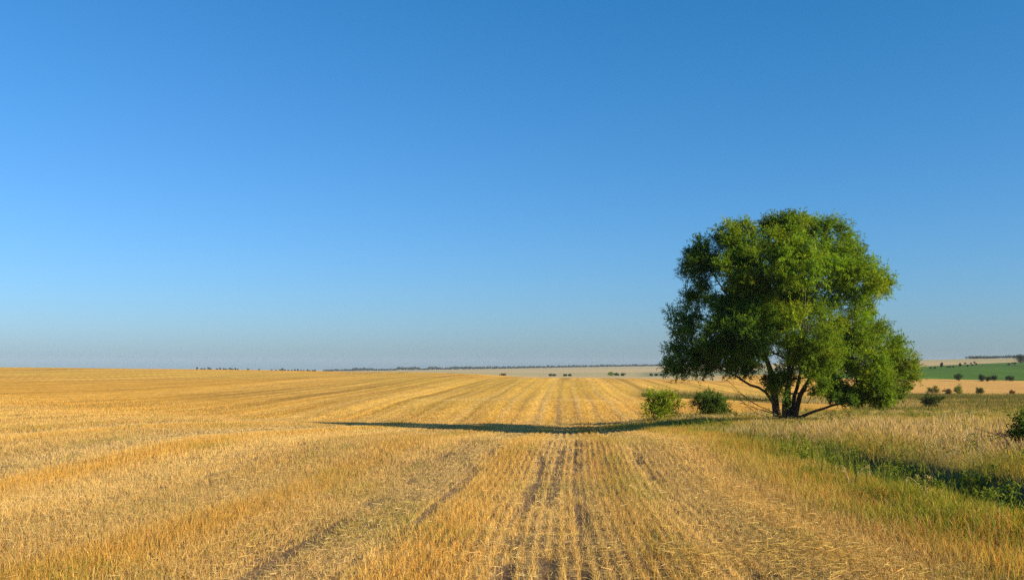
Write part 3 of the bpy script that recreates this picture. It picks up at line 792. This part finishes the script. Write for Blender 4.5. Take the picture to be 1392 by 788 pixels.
# ------------------------------------------------------------------ bushes and smaller trees
def shrub(name, label, cat, loc, w, h, col, seed, leaf=0.1, group=None, clumps=26, nspr=14, nleaf=10, shape=1.0, trunk=0.0, stems=5, bare=0.0, lift=0.10, yellow=0.0):
    """a leafy shrub or tree: woody stems from the base and clumps of leaf sprays through its volume"""
    rr = np.random.default_rng(seed)
    o = empty(name, loc)
    tag(o, label, cat, group)
    n = clumps
    d = unit(n, rr)
    q = rr.uniform(0.35, 1.0, n) ** 0.6
    hc = h - trunk
    wob = 0.6 + 0.85 * rr.random(n) ** 1.5
    cen = d * q[:, None] * np.array([w / 2, w / 2 * 0.9, hc * 0.5]) * 0.78 * wob[:, None]
    cen[:, 2] += trunk + hc * 0.42
    cen[:, :2] *= (1 - (1 - shape) * np.clip((cen[:, 2:3] - trunk) / hc, 0, 1))
    cen[:, 2] = np.maximum(cen[:, 2], trunk * 0.9 + lift * h)
    rad = rr.uniform(0.20, 0.34, n) * min(w, hc)
    rad = np.minimum(rad, cen[:, 2] * 1.1 + 0.10 * h)
    cc = np.tile(np.array(col), (n, 1)) * (1 + 0.2 * rr.standard_normal((n, 1)))
    ye = rr.random(n) < yellow
    cc[ye] = np.array([0.26, 0.26, 0.02])
    lv = Blades()
    lv.add(*sprays(cen, rad, nspr, nleaf, leaf, leaf * 0.5, cc, rr, up=0.35, spread=0.65))
    lv.build("crown" if trunk else "foliage", M_BUSH, o)
    g = Geo()
    if trunk:
        P = spline([(0, 0, -0.3), (0.02 * h, 0, trunk * 0.6), (-0.01 * h, 0, trunk), (0, 0, h * 0.8)], 8)
        g.add(*tube(P, np.linspace(0.035, 0.008, 8) * h, 6, 0.1, rr))
    pick = rr.choice(n, min(stems, n), replace=False)
    for k in pick:
        a = np.array([rr.normal(0, 0.05) * w, rr.normal(0, 0.05) * w, -0.1]) if not trunk else np.array([0, 0, trunk * 0.9])
        e = cen[k] * np.array([1, 1, 1.0 + bare])
        m = (a + e) / 2 * np.array([0.7, 0.7, 1.1])
        g.add(*tube(spline([a, m, e], 6), np.linspace(0.016, 0.005, 6) * h, 5, 0.1, rr))
    g.build("trunk" if trunk else "stem", M_TWIG, o)
    return o

def px_m(px_len, d): return px_len * d / F

# two bushes behind the meadow edge, left of the big tree
x, y, z = at(899, 61.0)
o = shrub("bush", "light green bush with thin bare stems on its left, at the meadow corner", "bush", (x, y, z), 2.7, 1.95, (0.20, 0.28, 0.015), 101, leaf=0.11, clumps=44, nspr=16, nleaf=12, stems=9, bare=0.15, yellow=0.3)
rr = np.random.default_rng(77); g = Geo()
for k in range(16):
    a = np.array([-0.45 + rr.normal(0, 0.15), rr.normal(0, 0.2), 0.0]); e = a + np.array([rr.uniform(-0.55, 0.1), rr.normal(0, 0.15), rr.uniform(0.5, 1.25)])
    g.add(*tube(spline([a, (a + e) / 2 + rr.normal(0, 0.05, 3), e], 6), np.linspace(0.014, 0.004, 6), 4, 0, rr))
g.build("bare_stem", M_TWIG, o)
x, y, z = at(972, 61.0)
shrub("bush", "dense dark green rounded bush between the lighter bush and the big tree", "bush", (x, y, z), 2.6, 1.7, (0.065, 0.105, 0.015), 102, leaf=0.10, clumps=60, nspr=18, nleaf=12)
# right edge of the meadow
x, y, z = at(1400, 23.0)
shrub("bush", "dark green leafy bush in the meadow with a dead branch beside it", "bush", (x, y, z), 1.15, 1.25, (0.08, 0.13, 0.018), 104, leaf=0.07, clumps=44, nspr=16, nleaf=12)
x, y, z = at(1372, 21.5)
o = empty("dead_branch", (x, y, z)); tag(o, "bare dead branch sticking out of the dry grass beside the dark green bush", "branch")
rr = np.random.default_rng(78)
g = Geo()
main = spline([(0.10, 0, 0.25), (-0.10, -0.02, 0.50), (-0.35, -0.05, 0.58), (-0.75, 0.0, 0.70)], 10); main[1:] += rr.normal(0, 0.012, (9, 3))
g.add(*tube(main, np.linspace(0.022, 0.005, 10), 5, 0.1, rr))
for k in range(22):
    a = main[rr.integers(1, 6)]; e = a + np.array([rr.normal(-0.08, 0.22), rr.normal(0, 0.1), rr.normal(0.02, 0.17)])
    g.add(*tube(spline([a, (a + e) / 2 + rr.normal(0, 0.03, 3), e], 5), np.linspace(0.008, 0.002, 5), 4, 0, rr))
g.build("branch_wood", M_TWIG, o)

# shrubs across the hollow to the right of the big tree
for (px, py, w, h, col, label, sd_, ye) in (
    (1265, 554, 32, 19, (0.05, 0.075, 0.015), "wide dark green bush at the far edge of the meadow, right of the big tree", 111, 0.05),
    (1268, 535, 18, 11, (0.15, 0.14, 0.025), "widest of the olive shrubs in the row below the golden strip", 112, 0.1),
    (1288, 536, 11, 8, (0.15, 0.10, 0.03), "small brownish shrub between the olive shrub and the bright green sapling", 113, 0.0),
    (1303, 536, 11, 14, (0.12, 0.19, 0.02), "bright green upright sapling at the foot of the golden strip", 114, 0.4),
    (1333, 535, 11, 9, (0.13, 0.13, 0.025), "round olive bush standing alone below the golden strip", 115, 0.1),
    (1376, 536, 5, 7, (0.26, 0.12, 0.03), "tiny rusty brown shrub alone against the golden strip", 116, 0.0),
    (1303, 518, 12, 11, (0.04, 0.07, 0.022), "dark spreading tree standing alone at the foot of the green crop", 121, 0.0),
    (1335, 518.5, 9, 10, (0.04, 0.068, 0.022), "tallest tree of the dark row at the foot of the green crop", 122, 0.0),
    (1343, 518.5, 7, 7, (0.05, 0.075, 0.022), "low dark shrub tucked beside the tallest tree at the green crop edge", 123, 0.0),
    (1351, 518.5, 9, 9, (0.042, 0.07, 0.022), "rounded dark tree second in size in the row at the green crop edge", 124, 0.0),
    (1372, 518.5, 10, 9, (0.045, 0.07, 0.022), "dark bushy tree near the right end of the green crop edge", 125, 0.0),
    (1388, 494, 12, 13, (0.02, 0.042, 0.02), "large dark tree at the upper corner of the green crop", 131, 0.0),
):
    x, y, z = hit(px, py, 55)
    shrub("sapling" if "sapling" in label else ("shrub" if "shrub" in label else ("bush" if "bush " in label else "tree")), label, "tree" if ("tree " in label and "bush" not in label.split(",")[0]) else "bush",
          (x, y, z), px_m(w, y) * 1.2, px_m(h, y) * 1.05, col, sd_, leaf=max(0.12, px_m(0.75, y)), clumps=30, nspr=14, nleaf=12, yellow=ye,
          trunk=(px_m(h, y) * 0.12 if ("tree " in label) else 0.0))
# scattered shrubs and small trees on the pale hill
HG = "scattered shrubs along the top of the green crop"
hs = [(1280, 500, 3.6, 9.5, "slim column-shaped tree on the pale hillside above the green crop", "tree", 0.9),
      (1305, 498.5, 3.2, 5.5, "small upright tree among low shrubs on the pale hillside", "tree", 0.8)]
for i, (px, py, w, h, label, cat, sh) in enumerate(hs):
    x, y, z = hit(px, py, 150)
    shrub("tree", label, cat, (x, y, z), px_m(w, y), px_m(h, y), (0.05, 0.065, 0.03), 140 + i, leaf=px_m(1.0, y), clumps=22, nspr=8, nleaf=6, shape=sh, trunk=px_m(1.0, y), group=HG)
for i, (px, py, w, h) in enumerate(((1265, 501, 2.6, 3), (1271, 501, 3.4, 3), (1288, 499.8, 2.6, 2.8), (1291, 499.8, 2.4, 3.2), (1296, 499.3, 4.6, 2.6), (1315, 497.8, 3.4, 2.6), (1322, 497, 4, 2.4), (1327, 496, 3, 3.4),
                                   (1312, 494.5, 2.2, 2), (1320, 494.5, 2.2, 1.8), (1324.5, 493.5, 2.4, 2.6), (1371, 496.5, 5, 3.6), (1380, 495.5, 4.4, 4), (1377, 494, 3, 2))):
    x, y, z = hit(px, py, 150)
    shrub("shrub", "tiny dark shrub scattered on the pale hillside above the green crop", "shrub", (x, y, z), px_m(w, y), px_m(h, y), (0.06, 0.055, 0.03), 160 + i, leaf=px_m(0.9, y), clumps=9, nspr=6, nleaf=5, group=HG)
# clumps beyond the crest of the field
for i, (px, d, w, top, col, label) in enumerate((
    (830, 520, 9, 504.8, (0.17, 0.26, 0.03), "bright yellow-green tree, first of the small group beyond the field crest"),
    (838, 525, 10, 506.2, (0.06, 0.09, 0.03), "dark green tree in the middle of the small group beyond the field crest"),
    (846.5, 530, 10, 506.8, (0.07, 0.10, 0.035), "dull green tree at the end of the group, nearest the big tree's crown"),
    (748, 520, 4, 507.5, (0.08, 0.09, 0.045), "small dark bush peeping over the field crest, alone beside a gap"),
    (753, 522, 7, 508.6, (0.06, 0.07, 0.03), "low grey-green bush peeping over the crest of the field"),
    (768, 520, 7, 508.3, (0.06, 0.075, 0.04), "dark rounded bush peeping over the crest of the field"),
    (775, 523, 8, 509.0, (0.05, 0.06, 0.03), "small low bush trailing behind the dark rounded one on the crest"),
    (683, 420, 11, 509.3, (0.13, 0.12, 0.05), "low olive shrub lying alone on the crest of the golden field"),
    (892, 520, 6, 507.0, (0.05, 0.06, 0.035), "grey-green bush beside the hanging tip of the big tree's crown"),
    (899, 520, 6, 507.8, (0.05, 0.06, 0.035), "dusky bush half hidden behind the tip of the big tree's crown"),
    (885, 520, 5, 510.3, (0.07, 0.065, 0.04), "tiny brownish shrub a little apart from the big tree's crown"))):
    x, y, z = at(px, d)
    h = max(1.2, EYE - (top - HZ) / F * d - z)
    shrub("bush" if "bush" in label else ("shrub" if "shrub" in label else "tree"), label, "tree" if " tree" in label.split(",")[0].replace("big tree", "") else "bush", (x, y, z), px_m(w, d), h, col, 180 + i, leaf=px_m(0.7, d), clumps=24, nspr=12, nleaf=10,
          trunk=h * 0.12 if "group" in label else 0.0)

# tiny trees on the far-left skyline
r = np.random.default_rng(15)
TG = "tiny trees dotted along the far skyline"
for i, px in enumerate([268, 274, 278, 284, 286, 295, 299, 304, 308, 313, 316, 320, 323, 337, 352, 369, 375, 381, 384, 387, 392, 396, 401, 405, 409, 413, 418, 421, 425, 428]):
    d = r.uniform(900, 1000)
    x, y, _ = at(px, d)
    z = float(zg(x, y))
    crest = 500.8 + (px - 268) * 0.019
    top = crest - r.choice([1.2, 1.6, 2.2, 1.4])
    if px in (313, 384, 405): top -= 1.0
    h = EYE - (top - HZ) / F * d - z
    shrub("distant_tree", "tiny dark tree dotted along the skyline of the golden field", "tree", (x, y, z), px_m(r.uniform(2.5, 4), d), h, (0.04, 0.055, 0.03), 200 + i, leaf=px_m(0.9, d), clumps=10, nspr=6, nleaf=5, trunk=h * 0.55, group=TG)

# ------------------------------------------------------------------ far woods that read as one mass
def treeline(name, label, segs, seed, col=(0.035, 0.05, 0.025), leaf_px=0.9):
    """segs: (px0, px1, distance, top row at px0, top row at px1, spacing px)"""
    rr = np.random.default_rng(seed)
    B = Blades()
    for (p0, p1, d, t0, t1, spc) in segs:
        px = np.arange(p0, p1, spc) + rr.normal(0, spc * 0.3, len(np.arange(p0, p1, spc)))
        for p in px:
            dd = d * rr.uniform(0.985, 1.015)
            x, y, z = at(p, dd)
            top = t0 + (t1 - t0) * (p - p0) / (p1 - p0) - 0.9 + rr.normal(0.1, 0.5)
            h = max(3.0, EYE - (top - HZ) / F * dd - z)
            n = 6
            cen = np.stack([x + rr.normal(0, px_m(0.7, dd), n), y + rr.normal(0, 8, n), z + h * rr.uniform(0.25, 0.8, n)], 1)
            cc = np.tile(np.array(col), (n, 1)) * (1 + 0.2 * rr.standard_normal((n, 1)))
            B.add(*sprays(cen, np.full(n, h * 0.28), 7, 5, px_m(leaf_px, dd), px_m(leaf_px * 0.6, dd), cc, rr, up=0.2, spread=0.7))
            V, Fc = tube([(x, y, z - 1), (x, y, z + h * 0.6)], [0.25, 0.1], 3, 0, rr)
            Fc = np.concatenate([Fc[:, [0, 1, 2]], Fc[:, [0, 2, 3]]])
            B.add(V, Fc, np.tile([0.05, 0.04, 0.03], (len(V), 1)))
    o = B.build(name, M_BUSH)
    return tag(o, label, "woods", kind="stuff")
treeline("distant_woods", "long blue-grey belt of woods on the horizon beyond the golden field",
         [(442, 482, 2300, 503.0, 502.3, 1.6), (480, 507, 2300, 500.8, 500.6, 1.5), (507, 541, 2300, 502.6, 501.5, 1.7), (541, 571, 2300, 499.4, 499.2, 1.5),
          (571, 582, 2300, 501.5, 501.5, 1.7), (582, 600, 2300, 499.2, 499.0, 1.5), (600, 612, 2300, 500.8, 500.4, 1.7), (612, 640, 2300, 499.2, 499.2, 1.5),
          (640, 700, 2300, 499.0, 498.8, 1.6), (700, 760, 2350, 498.6, 497.8, 1.6), (760, 930, 2400, 497.6, 495.4, 1.7)], 301)
treeline("hilltop_woods", "dark clump and thin belt of woods along the top of the pale hill",
         [(1318, 1337, 1350, 484.6, 484.6, 1.2), (1338, 1352, 1350, 485.6, 485.2, 1.4), (1352, 1386, 1350, 484.6, 484.0, 1.6)], 302)

# ------------------------------------------------------------------ single weeds seen by the ditch and in the stubble
def stalk_weed(label, px, d, h, col, seed, head=0.03):
    rr = np.random.default_rng(seed)
    x, y, z = at(px, d)
    o = empty("dry_weed", (x, y, z)); tag(o, label, "plant")
    for k in range(5):
        e = np.array([rr.normal(0, 0.14), rr.normal(0, 0.1), h * rr.uniform(0.75, 1.05)])
        P = spline([(rr.normal(0, 0.03), rr.normal(0, 0.03), 0), (e[0] * 0.3, e[1] * 0.3, e[2] * 0.6), e, e + [rr.normal(0, 0.10), 0, -0.05]], 9)
        g = Geo(); B = Blades()
        g.add(*tube(P, np.linspace(0.006, 0.003, 9), 4, 0, rr)); sm_ = g.build("stem", M_DRY, o)
        B.add(*sprays(P[-1:], np.full(1, head), 8, 5, 0.028, 0.010, np.tile(col, (1, 1)), rr)); B.build("seed_head", M_GRASS, sm_)
M_DRY = mat_bark("dry_weed_stalk", (0.28, 0.20, 0.10), (0.45, 0.34, 0.18), 20)
stalk_weed("clump of pale dry weed stalks with nodding heads on the near ditch bank", 1155, 18.0, 0.42, (0.50, 0.40, 0.14), 401)
stalk_weed("single arched dry weed in front of the darkest part of the ditch", 1258, 15.5, 0.40, (0.50, 0.40, 0.14), 402)
x, y, z = at(809, 22.0)
o = empty("red_weed", (x, y, z)); tag(o, "small red weed standing in the stubble rows", "plant")
rr = np.random.default_rng(403); g = Geo(); B = Blades()
P = spline([(0, 0, 0), (0.01, 0, 0.08), (0, 0, 0.17)], 6); g.add(*tube(P, np.linspace(0.006, 0.003, 6), 4, 0, rr)); g.build("stem", M_DRY, o)
B.add(*sprays(P[2:], np.full(4, 0.025), 4, 4, 0.025, 0.012, np.tile((0.62, 0.17, 0.08), (4, 1)), rr)); B.build("leaf_cluster", M_GRASS, o)

# ------------------------------------------------------------------ haze
def haze(density):
    m, nt, out = new_mat("summer_haze")
    pv = nt.nodes.new("ShaderNodeVolumePrincipled")
    pv.inputs["Color"].default_value = (0.74, 0.87, 1.0, 1)
    pv.inputs["Density"].default_value = density
    pv.inputs["Anisotropy"].default_value = 0.0
    nt.links.new(pv.outputs[0], out.inputs["Volume"])
    zmin = float(Z.min()) - 1.0; zmax = max(float(Z.max()) + 12, 40.0)
    x0, x1, y0, y1 = -4400, 4400, -60, 5050
    V = np.array([(x, y, z) for z in (zmin, zmax) for y in (y0, y1) for x in (x0, x1)], float)
    Fc = np.array([(0, 2, 3, 1), (4, 5, 7, 6), (0, 1, 5, 4), (2, 6, 7, 3), (0, 4, 6, 2), (1, 3, 7, 5)])
    tag(mesh_obj("haze", V, Fc, m), kind="stuff")
haze(0.00008)
